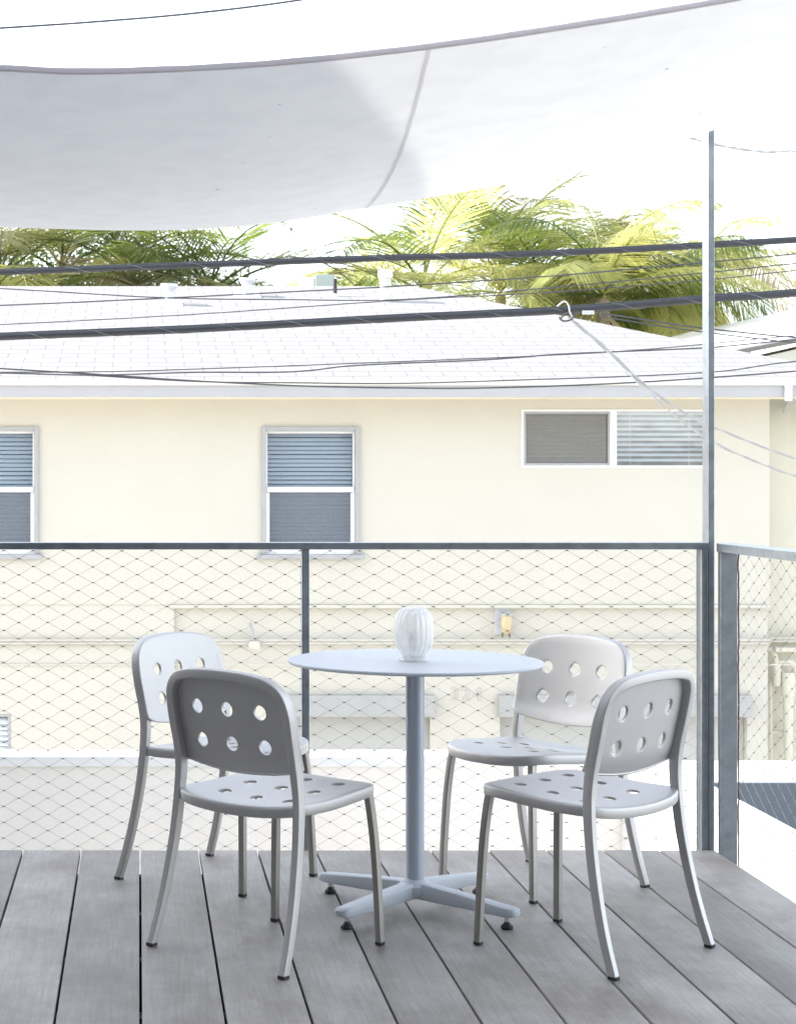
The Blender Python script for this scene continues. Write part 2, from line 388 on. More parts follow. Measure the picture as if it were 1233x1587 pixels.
edges_x = [-1.85,-1.645,-1.438,-1.231,-1.024,-.817,-.61,-.404,-.202,.0045,.209,.415,.618,.819,1.02,1.223,1.424,1.6226,1.819,2.012]
d = MB(); random.seed(4)
for a, b in zip(edges_x[:-1], edges_x[1:]):
    gp = .0032; d.box(a+gp, b-(gp if b < 2 else 0), -.45, 6.545, -.028, random.uniform(-.0008,.0008), bev=.003)
deck = d.build('deck', M_deck, None, 40); setprops(deck, kind='structure')
d = MB()
for k in range(13):
    y = -.3+k*.545; d.box(-1.85, 2.0, y, y+.045, -.17, -.0295)
setprops(d.build('deck_joists', M_black), kind='structure')
o = MB().box(-3.3, 1.96, -.6, 6.42, -3.1, -.19).build('lower_storey', M_leftb)
setprops(o, 'pale ground storey of our own building under the deck', 'building')  # unseen; made pale to bounce light onto the parapet wall
bb = empty('rear_building', (0,-.6,-3.1), 0, 'dark brown clad building rising behind the deck', 'building')
MB().box(-9, 5.5, -6, 0, 0, 9.2).build('wall', M_brown, bb)
MB().box(-1.6, 1.8, .002, .05, 3.12, 5.4, .004).build('door', M_room, bb)
MB().box(-9.2, 5.7, -6.2, .45, 9.202, 9.45).build('roof', M_brown, bb)
lb = empty('left_building', (-3.5,0,-3.1), 0, 'tall grey stucco building beside the left side of the deck', 'building')
prof = [(-8,-6,0),(-8,8.15,0),(-8,8.15,4.10+.15*8.15+3.1),(-8,-6,4.10-.9+3.1)]
MB().prism(prof, (8,0,0)).build('wall', M_leftb, lb)
MB().box(.003, .03, -6, 8.15, 0, 4.4).build('dark_reflect_panel', M_brown, lb)  # unseen dark panel added for the chair backs and legs to reflect

# ------------------------------------------------------------------ neighbour's low walls between the deck and the alley
pw = empty('parapet_wall', (-3, 9.35, -3.1), 0, 'long pale pinkish plaster parapet wall behind the front railing', 'wall')
m = MB()
zs = [0, 2.02, 2.032, 2.35, 2.362, 2.96]
for i in range(len(zs)-1):
    dd = .006 if i in (1,3) else 0
    m.box(-6, 5.41, dd, .2, zs[i], zs[i+1])
m.build('wall', M_par, pw)
MB().box(-6.02, 5.41, -.012, .212, 2.9605, 3.014, .004).build('coping', M_white, pw)
sw = empty('side_wall', (2.51, 7, -3.1), 0, 'sunlit white wall running beside the deck beyond its right edge', 'wall')
poly = [(0.0,-4,0),(0,1.95,0),(-.1,2.352,0),(-.1,2.62,0),(5,2.62,0),(5,1.95,0),(.2,1.95,0),(.2,-4,0)]
MB().prism(poly, (0,0,2.95)).build('wall', M_white, sw)
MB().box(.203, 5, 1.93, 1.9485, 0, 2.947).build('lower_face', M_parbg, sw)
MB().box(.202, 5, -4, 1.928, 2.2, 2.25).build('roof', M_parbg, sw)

# ------------------------------------------------------------------ the house across the alley (front at Y=18)
HY = 18.0
hs = empty('house', (0, HY, -3.1), 0, 'two storey cream stucco house with white shingle roof across the alley', 'house')
Z0 = 3.1
def hx(u, Y=HY): return (u-PU)*Y/F
def hz(v, Y=HY): return CAMZ-(v-PV)*Y/F+Z0
zt = hz(612)+.02
def holed_wall(x0, x1, z0, z1, rects, y0, y1):
    xs = sorted({x0, x1, *[r[0] for r in rects], *[r[1] for r in rects]}); m = MB()
    for a, b in zip(xs[:-1], xs[1:]):
        c = (a+b)/2; cuts = sorted((r[2], r[3]) for r in rects if r[0] < c < r[1]); z = z0
        for p, q in cuts:
            if p > z: m.box(a, b, y0, y1, z, p)
            z = q
        if z < z1: m.box(a, b, y0, y1, z, z1)
    return m
W1 = (hx(412), hx(550), hz(859), hz(668)); W0 = (hx(-85), hx(53), hz(859), hz(668)); W2 = (hx(810), hx(1098), hz(722), hz(637))
zb = hz(937)
holed_wall(-6, hx(1192), zb, zt, [W0, W1, W2], 0, .2).build('wall', M_cream, hs)
G1 = (hx(440), hx(668), 0, hz(1111)); G2 = (hx(776), hx(1160), 0, hz(1111)); L1 = (hx(-60), hx(17), hz(1175), hz(1107))
holed_wall(hx(270), hx(1192), 0, zb-.001, [G1, G2], .05, .25).build('wall', M_cream, hs)['label'] = 'recessed cream lower wall with garage openings'
holed_wall(-6, hx(270)-.001, 0, zb-.001, [L1], .012, .25).build('wall', M_cream, hs)['label'] = 'plain cream lower wall at the left'
MB().box(hx(1192)+.001, 12, .35, .55, 0, zt).build('wall', M_cream2, hs)['label'] = 'set back greenish cream side wall'
MB().tube([(hx(1192)+.03,.3,zb+.02),(hx(1192)+.03,.3,zt)], .018, 8).build('corner_pipe', M_cream2, hs, 40)
m = MB(); m.box(hx(262), hx(1192), -.03, .049, zb-.035, zb-.002, .006); m.build('ledge', M_cream, hs)
m = MB(); m.box(-6, 7.2, -.012, .0, hz(1029)-.012, hz(1029)); m.box(-6, hx(1192), -.01, .0115, hz(1000)-.01, hz(1000)+.002); 
m.build('wall_moulding', M_cream, hs)
# roof: eave at Y=17.5, ridge at Y=23.5
ER = 17.5; zE = 2.217+Z0; zR = 3.72+Z0; YR = 23.5-HY; YE = ER-HY
xr = (640-PU)*23.5/F; xe = 7.02
rf = MB()
sl = math.hypot(6, 1.503)
# the roof slopes are given their own local frames so that the shingle courses follow the slope
def slope_obj(name, corners, label=None):
    p0, p1, p3 = Vector(corners[0]), Vector(corners[1]), Vector(corners[-1])
    X = (p1-p0).normalized(); Nn = X.cross(p3-p0).normalized(); Y = Nn.cross(X)
    M = Matrix((X, Y, Nn)).transposed().to_4x4(); M.translation = p0
    inv = M.inverted(); lc = [inv @ Vector(c) for c in corners]
    m = MB().prism(lc, (0,0,-.06)); o = m.build(name, M_roof, hs); o.matrix_local = M
    if label: o['label'] = label
    return o
slope_obj('roof', [(-9,YE,zE),(xe,YE,zE),(xr,YR,zR),(-9,YR,zR)])
slope_obj('roof', [(xr,YR+.02,zR),(xe,YE+.02,zE),(xe,YE+12,zE)], 'hipped end slope')
slope_obj('roof', [(xe,YE+12,zE),(-9,YE+12,zE),(-9,YR+.02,zR),(xr,YR+.02,zR)], 'rear slope')
MB().box(-9, xe, YE-.02, YE+.004, zE-.155, zE-.045, .003).build('fascia', M_fascia, hs)
MB().box(-9, xe+.01, YE-.04, YE-.022, zE-.045, zE+.004, .003).build('drip_edge', M_gut, hs)
MB().box(-9, xe, YE+.005, 0, zE-.15, zE-.135).build('soffit', M_yel, hs)
MB().box(hx(1213,ER), hx(1224,ER), YE-.06, YE-.041, zE-.19, zE-.0, .004).build('gutter_end', M_white, hs)
pk = MB().tube([(hx(1218),-.2,zE-.15),(hx(1213),-.05,zE-.24),(hx(1225),.2,zE-.27),(hx(1236),.33,zE-.2)], .012, 6).build('loose_wire', M_drop, hs, 60)
# windows
def blind(x0, x1, z0, z1, y, parent, pitch=.041, tilt=56, m=M_slat):
    b = MB(); z = z1-.02; c, s = math.cos(R(tilt))*.0195, math.sin(R(tilt))*.0195
    while z > z0+.01:
        zz = z+random.uniform(-.0012,.0012)
        b.prism([(x0,y-c,zz-s),(x1,y-c,zz-s+random.uniform(-.001,.001)),(x1,y+c,zz+s),(x0,y+c,zz+s)], (0,0,.0012)); z -= pitch
    for k in range(2):
        xx = x0+(x1-x0)*(.18+.64*k); b.box(xx-.0015, xx+.0015, y-.02, y-.0185, z0, z1)
    b.build('blind', m, parent)
def sash_window(r, right=False):
    x0, x1, z0, z1 = r; w = empty('window', (0,0,0)); w.parent = hs; w.name = 'window'
    m = MB(); t = .042
    m.box(x0-t, x0, -.03, .02, z0, z1+t, .004); m.box(x1, x1+t, -.03, .02, z0, z1+t, .004); m.box(x0+.0005, x1-.0005, -.03, .02, z1, z1+t, .004)
    m.build('trim', M_trim, w)
    MB().box(x0-.085, x1+.085, -.06, .02, z0-.045, z0-.001, .006).build('sill', M_trim, w)
    f = MB(); q = .017; zm = hz(759)
    f.box(x0+.001, x0+q, .03, .09, z0, z1-.001); f.box(x1-q, x1-.001, .03, .09, z0, z1-.001)
    f.box(x0+q+.001, x1-q-.001, .03, .09, z1-.022, z1-.001); f.box(x0+q+.001, x1-q-.001, .03, .09, z0+.001, z0+.045)
    f.box(x0+.006, x1-.006, .012, .029, zm-.024, zm+.026, .004)
    f.box(x0+q+.001, x0+q+.02, .035, .08, z0+.061, zm-.029); f.box(x1-q-.02, x1-q-.001, .035, .08, z0+.061, zm-.029)
    f.build('frame', M_white, w)
    MB().box(x0+q-.002, x1-q+.002, .064, .068, zm, z1-.02).build('pane', M_glass, w)
    MB().box(x0+q+.018, x1-q-.018, .062, .066, z0+.055, zm-.02).build('pane', M_glass, w)
    MB().box(x0+q+.018, x1-q-.018, .050, .052, z0+.055, zm-.02).build('insect_screen', M_gscr, w)
    blind(x0+q, x1-q, z0+.04, z1-.02, .125, w)
    MB().box(x0-.05, x1+.05, .201, .6, z0-.05, z1+.05).build('dark_interior', M_room, w)
    return w
random.seed(11)
sash_window(W0); sash_window(W1)
def slider(r):
    x0, x1, z0, z1 = r; w = empty('window', (0,0,0)); w.parent = hs; xm0, xm1 = hx(945), hx(955)
    f = MB(); e = .02
    f.box(x0-.016, x0+.006, -.012, .06, z0-.016, z1+.016, .003); f.box(x1, x1+.02, -.012, .06, z0-.016, z1+.016, .003)
    f.box(x0+.0065, x1-.0005, -.010, .06, z1-.004, z1+.016, .003); f.box(x0+.0065, x1-.0005, -.010, .06, z0-.016, z0+.004, .003)
    f.box(xm0, xm1, -.008, .055, z0+.0045, z1-.0045, .003)
    f.build('frame', M_white, w)
    s = MB(); s.box(x0+.008, x0+.03, .0, .02, z0+.006, z1-.006); s.box(xm0-.02, xm0-.001, 0, .02, z0+.006, z1-.006)
    s.box(x0+.031, xm0-.021, 0, .02, z1-.026, z1-.006); s.box(x0+.031, xm0-.021, 0, .02, z0+.006, z0+.026)
    s.build('screen_frame', M_trim, w)
    mg = M_gscr.copy(); mg.name = 'brown_insect_screen'
    for n_ in mg.node_tree.nodes:
        if n_.type == 'BSDF_DIFFUSE': n_.inputs[0].default_value = (.31,.30,.27,1)
    MB().box(x0+.02, xm0-.01, .012, .014, z0+.02, z1-.02).build('insect_screen', mg, w)
    MB().box(x0+.01, xm0-.005, .05, .054, z0+.006, z1-.006).build('pane', M_glass, w)
    MB().box(xm1+.001, x1-.001, .03, .034, z0+.006, z1-.006).build('pane', M_glass, w)
    blind(x0+.02, xm0-.01, z0, z1, .13, w, m=M_slatd); blind(xm1, x1, z0, z1, .13, w, pitch=.05, tilt=40, m=M_slat)
    MB().box(x0-.05, x1+.05, .201, .6, z0-.05, z1+.05).build('dark_interior', M_room, w)
slider(W2)
# garages, louvre window, number
def garage(r, u0, u1):
    x0, x1, z0, z1 = r; gd = empty('garage_door', (0,0,0)); gd.parent = hs
    MB().box(hx(u0), hx(u1), -.05, .049, z1, hz(1077), .006).build('header', M_head, gd)
    m = MB()
    for k in range(4): m.box(x0+.001, x1-.001, .14, .18, .02+k*.52, .02+k*.52+.51, .006)
    m.build('panel', M_door, gd)
garage(G1, 436, 673); garage(G2, 772, 1163)
lw = empty('window', (0,0,0)); lw.parent = hs; lw['label'] = 'small louvred window low at the left'
m = MB(); x0, x1, z0, z1 = L1; m.box(x0, x1-.001, .02, .06, z1-.03, z1-.001); m.box(x1-.03, x1-.001, .02, .06, z0, z1-.031); m.build('frame', M_trim, lw)
m = MB(); z = z0+.01
while z < z1-.05: m.prism([(x0,.03,z),(x1-.032,.03,z),(x1-.032,.09,z+.05),(x0,.09,z+.05)], (0,0,.004)); z += .052
m.build('louvre', M_slat, lw); MB().box(x0-.05, x1, .251, .5, z0-.05, z1).build('dark_interior', M_room, lw)

num = empty('house_number', (0, HY+.049, -3.1), 0, 'pale raised house number 324 between the two garage openings', 'sign')
for ch, u in zip('324', (706, 723, 741)):
    cu = bpy.data.curves.new('txt', 'FONT'); cu.body = ch; cu.size = .19; cu.extrude = .004; cu.align_x = 'CENTER'; cu.offset = .0
    to = bpy.data.objects.new('txt', cu); C.objects.link(to); dg = bpy.context.evaluated_depsgraph_get()
    me = bpy.data.meshes.new_from_object(to.evaluated_get(dg)); bpy.data.objects.remove(to)
    o = link('digit', me, M_num, num); o.rotation_euler = (R(90),0,0); o.location = (hx(u), -.006, hz(1087)); me.materials.clear(); me.materials.append(M_num)

wl = empty('wall_lamp', (0, HY+.049, -3.1), 0, 'old jar wall lamp on a grey plate above the garages', 'lamp')
MB().box(hx(768), hx(792), -.02, 0, hz(984), hz(938), .004).build('back_plate', mat('grey_plate', (.50,.53,.57), .6), wl)
lx = hx(783); m = MB(); m.lathe([(.0,.0),(.06,.01),(.062,.02),(.05,.03)][::1], 20, (lx,-.1,hz(955))); m.tube([(lx,-.02,hz(952)),(lx,-.06,hz(949)),(lx,-.1,hz(951))], .012, 8)
m.build('cap', M_num, wl, 40)
m = MB(); m.lathe([(.0,0),(.03,.004),(.05,.03),(.056,.08),(.056,.17),(.05,.178)], 20, (lx,-.1,hz(982))); m.build('jar', M_jar, wl, 50)
m = MB(); m_rc = mat('rusty_clip', (.15,.11,.06), .7)
MB().tube([(lx-.035,-.09,hz(979)),(lx-.04,-.09,hz(987))], .009, 6).build('clip', m_rc, wl); MB().tube([(lx+.02,-.11,hz(979)),(lx+.03,-.11,hz(987))], .011, 6).build('clip', m_rc, wl)

cd = empty('conduit_pipe', (0, HY, -3.1), 0, 'thin cream painted conduit pair running along the whole lower wall', 'pipe')
for k, v in enumerate((992, 997)):
    MB().tube([(-6,-.03,hz(v)),(hx(1190),-.03,hz(v)),(hx(1205),.2,hz(v)),(12,.31,hz(v))], .011, 8).build('pipe', M_cream, cd, 40)
br = empty('wall_bracket', (0, HY, -3.1), 0, 'small cream bracket with a stub pipe on the conduit left of the railing post', 'bracket')
MB().box(hx(385), hx(402), -.07, -.012, hz(1005), hz(993), .004).build('plate', M_cream, br)
MB().tube([(hx(393),-.05,hz(993)),(hx(391),-.05,hz(978)),(hx(386),-.05,hz(964))], .012, 8).build('stub_pipe', M_trim, br, 40)
# meters and pipes at the right end of the wall
gm = empty('gas_meter', (0, HY+.34, -3.1), 0, 'cream painted gas meter pipes on the set back wall at the right', 'meter')
Yg = HY+.2
def gx(u): return (u-PU)*Yg/F
def gz(v): return CAMZ-(v-PV)*Yg/F+Z0
m = MB(); m.tube(spline([(gx(1185),-.1,gz(1005)),(gx(1196),-.12,gz(1008)),(gx(1201),-.14,gz(1020)),(gx(1203),-.14,gz(1050))], 5), .028, 10)
m.tube([(gx(1203),-.14,gz(1030)),(gx(1203),-.14,gz(1063))], .042, 12)
m.tube(spline([(gx(1200),-.1,gz(1030)),(gx(1216),-.14,gz(1025)),(gx(1229),-.14,gz(1029)),(gx(1236),-.14,gz(1050))], 5), .022, 10); m.build('pipe', M_cream2, gm, 50)
m = MB(); m.tube([(gx(1220),-.16,gz(1042)),(gx(1220),-.16,gz(1078))], .066, 16); m.tube([(gx(1220),-.16,gz(1078)),(gx(1220),-.16,gz(1180))], [.05]+[.04], 14); m.build('meter_body', M_cream2, gm, 50)
MB().box(gx(1186), gx(1300), -.06, -.02, gz(995), gz(991)).build('bracket', M_cream2, gm); MB().box(gx(1198), gx(1290), -.2, -.06, gz(1010), gz(1003), .01).build('bracket', M_cream2, gm); MB().box(gx(1198), gx(1240), -.12, -.06, gz(1137), gz(1134)).build('bracket', M_cream2, gm)
MB().tube([(gx(1196),-.1,gz(1055)),(gx(1196),-.1,0.0)], .02, 8).build('riser_pipe', M_cream2, gm, 50)
MB().tube([(gx(1183),-.1,gz(940)),(gx(1183),-.1,gz(1055))], .02, 8).build('riser_pipe', M_cream, gm, 50)

# roof furniture
def roof_at(u, v):
    k = (PV-v)/F; Y = (4.375-.917)/(.25-k); return at(u, v, Y)
def vent(u, vb, vt, wt, ws, label):
    p = roof_at(u, vb); s = p.y/F; e = empty('roof_vent', p, 0, label, 'vent', 'flared roof vents'); h = (vb-vt)*s
    MB().box(-.16,.16,-.16,.16,-.03,.012,.004,Matrix.Rotation(math.atan(.25),4,'X')).build('flashing', M_metalw, e)
    MB().lathe([(ws*s/2,0),(ws*s/2,h*.62),(wt*s/2,h*.86),(wt*s/2,h),(wt*s/2-.01,h)], 20).build('stack', M_metalw, e, 30)
vent(262, 472, 440, 27, 13, 'flared metal roof vent nearest the left on the white roof')
vent(383, 459, 431, 25, 16, 'flared metal roof vent right of the other one, close to the ridge')
p = roof_at(519, 459); e = empty('vent_pipe', p, 0, 'short thin black vent pipe near the roof ridge', 'pipe')
MB().tube([(0,0,-.02),(0,0,.215)], .025, 12).build('pipe', M_black, e, 40); MB().lathe([(.07,-.03),(.04,.02),(.03,.03)], 16).build('flashing', M_metalw, e, 40)
p = roof_at(597, 467); e = empty('flue_pipe', p, 0, 'thick cream flue pipe with a cap on the white roof', 'pipe')
MB().tube([(0,0,-.03),(0,0,.31)], .068, 20).build('pipe', mat('flue_cream', (.66,.63,.56), .7, var=.1), e, 40)
MB().lathe([(.084,.28),(.086,.29),(.086,.365),(.07,.375)], 20).build('cap', M_white, e, 40)
p = at(500, 443, 26); ac = empty('rooftop_unit', p, 0, 'grey green equipment box behind the roof ridge', 'equipment')
MB().box(-.12,.14,-.2,.2,-.6,.14,.01).build('housing', mat('grey_green_paint', (.35,.40,.37), .6), ac)
MB().box(-.33,-.125,-.1,.2,-.6,.11,.01).build('duct', M_white, ac)

# second house behind at the right
b2 = empty('house', (0,0,-3.1), 0, 'partly hidden white roofed house behind the palms at the far right', 'house')
q = [at(1060,562,21), at(1500,478,21), at(1500,424,27), at(980,540,27)]
q = [p+Vector((0,0,3.1)) for p in q]
MB().prism(q, (0,0,.05)).build('roof', mat('white_roof_coating', (.62,.62,.63), .9, var=.06), b2)
m = MB(); m.prism([q[0]+Vector((0,-.02,-.02)), q[1]+Vector((0,-.02,-.02)), q[1]+Vector((0,-.02,.03)), q[0]+Vector((0,-.02,.03))], (0,.018,0)); m.build('rake_board', mat('eave_shade_brown', (.20,.18,.155), .8), b2)  # dark brown of this edge stands in for the eave's shade
m = MB(); a, b = q[0]+Vector((.5,.03,-.02)), q[1]+Vector((0,.03,-.02)); m.prism([a, b, (b.x,b.y,0), (a.x,a.y,0)], (0,4,0)); m.build('wall', M_cream2, b2)

# ------------------------------------------------------------------ palms and trees beyond the roof
def frond_mb(L, az, e0, droop, rnd, nl=46, lmax=.52, hang=.5, wid=.026):
    mb = MB(); p = Vector((0,0,0)); pts = [p.copy()]; ts = []
    hg = hang*rnd.uniform(.45,.9); fw = rnd.uniform(.45,.7)
    K = 16; dirh = Vector((math.cos(az), math.sin(az), 0)); bend = rnd.uniform(-.25,.25)
    for k in range(K):
        t = (k+.5)/K; e = e0-droop*t**1.25; a = az+bend*t
        dv = Vector((math.cos(a)*math.cos(e), math.sin(a)*math.cos(e), math.sin(e))); p = p+dv*L/K; pts.append(p.copy()); ts.append(dv)
    mb.tube(pts, [.022*(1-.85*i/K) for i in range(K+1)], 4, False)
    for i in range(nl):
        t = .14+.86*(i+rnd.random()*.6)/nl; f = t*K; k = min(int(f), K-1); base = pts[k].lerp(pts[k+1], f-k); T = ts[k]
        side = T.cross(Vector((0,0,1)));
        if side.length < .05: side = Vector((-math.sin(az), math.cos(az), 0))
        side.normalize(); up = side.cross(T).normalized()
        l = lmax*(math.sin(math.pi*(.12+.80*t))**.6)*rnd.uniform(.85,1.1)
        for s in (-1, 1):
            dv = (side*s+T*(fw+.5*t+rnd.uniform(-.04,.04))+up*(.18+rnd.uniform(-.05,.05))+Vector((0,0,-hg+rnd.uniform(-.05,.05)))).normalized()
            d2 = (dv+Vector((0,0,-hg*.8-.12+rnd.uniform(-.05,.05)))).normalized()
            a = base; b = a+dv*l*.5; c = b+d2*l*.55; w0 = wid*.5*rnd.uniform(.8,1.1)
            wv = dv.cross(up+side*s*rnd.uniform(-.5,.5)).normalized()*w0
            mb.add([a-wv*.5, a+wv*.5, b+wv, b-wv, c], [(0,1,2,3),(3,2,4)])
    return mb
def palm(u, v, Y, seed, m, label, n=22, L=2.3, emin=-25, emax=80, dead=0, skew=None, hang=.5, lmax=.52, nl=46, mats=None):
    rnd = random.Random(seed); c = at(u, v, Y); e = empty('palm_tree', (c.x, c.y, -3.1), 0, label, 'palm tree', 'palm trees beyond the white roof')
    h = c.z+3.1
    pts = spline([(rnd.uniform(-.3,.3),0,0),(rnd.uniform(-.1,.1),0,h*.5),(0,0,h*.95)], 6)
    MB().tube(pts, [.13-.05*i/len(pts) for i in range(len(pts))], 10).build('trunk', M_trunk, e, 50)
    for k in range(n):
        az = k*2.39996+rnd.uniform(-.3,.3)
        q = (k+.5)/n; e0 = R(emin+(emax-emin)*q+rnd.uniform(-8,8))
        mm = m if mats is None else mats[rnd.randrange(len(mats))]
        if k < dead: mm = M_leafT; e0 = R(rnd.uniform(-70,-30))
        o = frond_mb(L*rnd.uniform(.8,1.12), az, e0, R(rnd.uniform(55,95)), rnd, nl, lmax, hang*(1.0 if k >= dead else 1.6)).build('frond', mm, e, fix=False)
        o.location = (0,0,h*.95+q*.25)
    return e
palm(655, 425, 27.5, 1, M_leafY, 'yellow green palm right of the flue pipe with fronds arching left', 12, 2.3, 8, 72, nl=56, hang=.2, lmax=.95, mats=[M_leafY,M_leafY,M_leafG])
palm(775, 420, 30, 2, M_leafY, 'tall pale yellow palm in the middle of the right group with a bare stem', 15, 2.6, 12, 88, nl=54, mats=[M_leafY,M_leafG,M_leafY,M_leafD], hang=.2, lmax=1.0)
palm(858, 465, 28.5, 3, M_leafY, 'yellow palm behind the cable clamp with hanging fronds', 15, 2.5, 0, 85, dead=3, hang=.35, lmax=.95, nl=50, mats=[M_leafY,M_leafY,M_leafG,M_leafD])
palm(935, 425, 27, 4, M_leafY, 'light palm with broad drooping fronds left of the tall steel post', 15, 2.2, -20, 85, dead=3, hang=.7, lmax=1.0, nl=58, mats=[M_leafY,M_leafY,M_leafG])
palm(1030, 425, 29, 5, M_leafD, 'dense olive palm behind the tall steel post with dry skirt', 34, 2.0, -60, 75, dead=10, hang=.9, lmax=.9, nl=50, mats=[M_leafD,M_leafG,M_leafY])
palm(1085, 400, 31, 6, M_leafD, 'olive palm at the far right with a frond reaching past the post', 17, 2.1, -50, 60, dead=6, hang=.6, mats=[M_leafD,M_leafY,M_leafT], lmax=.85, nl=46)
palm(0, 410, 28, 7, M_leafG, 'dark green palm at the left edge of the picture', 20, 2.2, -50, 80, dead=2, mats=[M_leafG,M_leafD,M_leafY], lmax=.9, hang=.3)
palm(95, 400, 29, 8, M_leafG, 'grey green palm just right of the one at the left edge', 20, 2.2, -50, 80, dead=4, mats=[M_leafG,M_leafD,M_leafT], lmax=.9, hang=.3)
palm(205, 420, 27.5, 9, M_leafG, 'dark palm directly behind the leftmost roof vent', 22, 2.0, -45, 82, dead=2, mats=[M_leafG,M_leafG,M_leafD], lmax=.9, hang=.2)
palm(325, 432, 27, 10, M_leafD, 'feathery thin palm behind the second roof vent', 13, 2.5, 5, 70, hang=.02, lmax=.95, nl=40, mats=[M_leafG,M_leafD])
palm(580, 448, 32, 12, M_leafG, 'small dark green palm low behind the flue pipe', 16, 1.6, -10, 70, mats=[M_leafG,M_leafY], lmax=.7, hang=.2)

def leafy(u, v, Y, r, seed, label, n=2600, name='broadleaf_tree', cat='tree', flat=.7):
    rnd = random.Random(seed); c = at(u, v, Y); e = empty(name, (c.x,c.y,-3.1), 0, label, cat, 'leafy trees beyond the roof'); h = c.z+3.1
    m = MB(); m.tube(spline([(0,0,0),(.1,0,h*.4),(0,0,h*.8)],5), .14, 8)
    cl = []
    for k in range(26):
        dv = Vector((rnd.gauss(0,1),rnd.gauss(0,1),rnd.gauss(0,1)*flat)).normalized()*r*rnd.uniform(.35,.95); cl.append(Vector((0,0,h))+Vector((dv.x,dv.y,dv.z*flat)))
        if k < 8: m.tube([(0,0,h*.7),cl[-1]*1.0], [.05,.012], 5)
    m.build('trunk', M_trunk, e, 50)
    f = MB()
    for k in range(n):
        p = cl[rnd.randrange(26)]+Vector((rnd.gauss(0,1),rnd.gauss(0,1),rnd.gauss(0,1)))*r*.2
        a = Vector((rnd.gauss(0,1),rnd.gauss(0,1),rnd.gauss(0,.6))).normalized(); b = a.orthogonal().normalized(); b.rotate(Matrix.Rotation(rnd.uniform(0,6.28),3,a))
        l = rnd.uniform(.06,.13); f.add([p, p+a*l*.5+b*l*.22, p+a*l, p+a*l*.5-b*l*.22], [(0,1,2,3)])
    f.build('crown', M_bush, e, fix=False)
leafy(30, 435, 31, 1.0, 21, 'dark leafy tree filling the gap between the two leftmost palms')
leafy(140, 432, 31, 1.1, 22, 'dark leafy tree between the palms left of the leftmost roof vent')
leafy(250, 440, 30.5, .7, 23, 'dark leafy tree just above the leftmost roof vent', 1800)
leafy(355, 455, 31, .55, 24, 'small dark leafy tree behind the second roof vent', 1500)
leafy(565, 452, 31, .5, 25, 'low leafy tree between the black vent pipe and the flue pipe', 1200)
leafy(1010, 500, 33, .8, 26, 'dark leafy tree low behind the palms beside the tall post', 1600)
leafy(855, 480, 33, .7, 27, 'leafy tree low behind the cable clamp', 1400)

# ------------------------------------------------------------------ overhead cables
def cable(name, pts, Y, r, m, label, cat='cable', lash=False, group='overhead cables', sub=8, mess=False):
    P = spline([at(u, v, Y if not isinstance(Y, tuple) else Y[0]+(Y[1]-Y[0])*i/(len(pts)-1)) for i, (u, v) in enumerate(pts)], sub)
    e = empty(name, P[0], 0, label, cat, group); o = P[0]
    P = [p-o for p in P]
    MB().tube(P, r, 12 if r > .01 else 6).build('sheath', m, e, 60)
    if lash:
        # messenger strand on top, and lashing wire wound round both
        off = Vector((0,-.004,r*1.05)); MB().tube([p+off for p in P], .0045, 6).build('support_strand', M_cabt, e, 60)
        Q = []; Ltot = 0; seg = [0]
        for a, b in zip(P[:-1], P[1:]): Ltot += (b-a).length; seg.append(Ltot)
        s = 0; i = 0
        while s < Ltot:
            while i < len(seg)-2 and seg[i+1] < s: i += 1
            t = (s-seg[i])/(seg[i+1]-seg[i]); p = P[i].lerp(P[i+1], t); a = s/.42*2*math.pi
            Q.append(p+Vector((0, math.cos(a)*(r+.002), math.sin(a)*(r+.002)))); s += .03
        MB().tube(Q, .0010, 4, False).build('lashing_wire', M_lash, e)
    return e
cable('utility_cable', [(-300,433),(0,422),(300,411),(600,400),(760,396),(950,388),(1233,372),(1600,350)], 13, .0205, M_cable, 'thick black lashed cable, the higher of the two, crossing in front of the palms', lash=True, group='thick lashed utility cables')
cable('utility_cable', [(-300,535),(0,522),(300,510),(600,494),(870,481),(1100,463),(1233,454),(1600,420)], 12, .0235, M_cable, 'thick black lashed cable, the lower of the two, crossing in front of the white roof', lash=True, group='thick lashed utility cables')
TG = 'thin utility wires'
def thin(pts, Y, label, r=.0055, m=M_cabt): return cable('utility_wire', pts, Y, r, m, label, 'wire', group=TG)
thin([(-200,477),(0,473),(251,462),(450,452),(620,443),(860,427),(1108,405),(1233,393),(1500,365)], 13.5, 'thin wire rising from the left roof vent to just under the higher thick cable')
thin([(-200,440),(0,447),(250,461),(440,464),(620,464),(850,446),(1108,421),(1233,408),(1500,385)], 13.8, 'thin wire sagging past the left roof vent and the flue pipe base', .005)
thin([(-200,512),(0,503),(300,487),(620,465),(850,453),(1108,432),(1233,419),(1500,395)], 14, 'thin wire running midway between the two thick cables', .0045)
thin([(-200,560),(0,571),(150,580),(300,590),(470,598),(620,601),(754,601),(975,593),(1233,575),(1500,550)], 12.5, 'thin wire sagging lowest across the fascia board', .006)
thin([(-200,580),(0,577),(200,575),(600,561),(950,545),(1233,520),(1500,500)], 13, 'topmost thin wire of the bundle crossing the middle of the roof', .0045)
thin([(-200,575),(0,578),(150,581),(300,577),(420,577),(480,574),(540,567),(620,563),(760,557),(880,548),(1088,539),(1233,526),(1500,505)], 13.2, 'wavy thin wire low on the roof above the drip edge', .006)
thin([(130,581),(302,591),(450,593),(620,594),(830,588),(975,583),(1120,575),(1233,560),(1500,540)], 12.8, 'thin wire lying almost along the drip edge of the roof', .005)
thin([(930,485),(1010,497),(1086,508),(1233,523),(1400,535)], 15, 'short dark wire sloping down behind the tall post under the lower thick cable', .007)
thin([(930,490),(1010,503),(1086,514),(1233,531),(1400,545)], 15.2, 'dark wire sloping down just below its twin behind the tall post', .006)
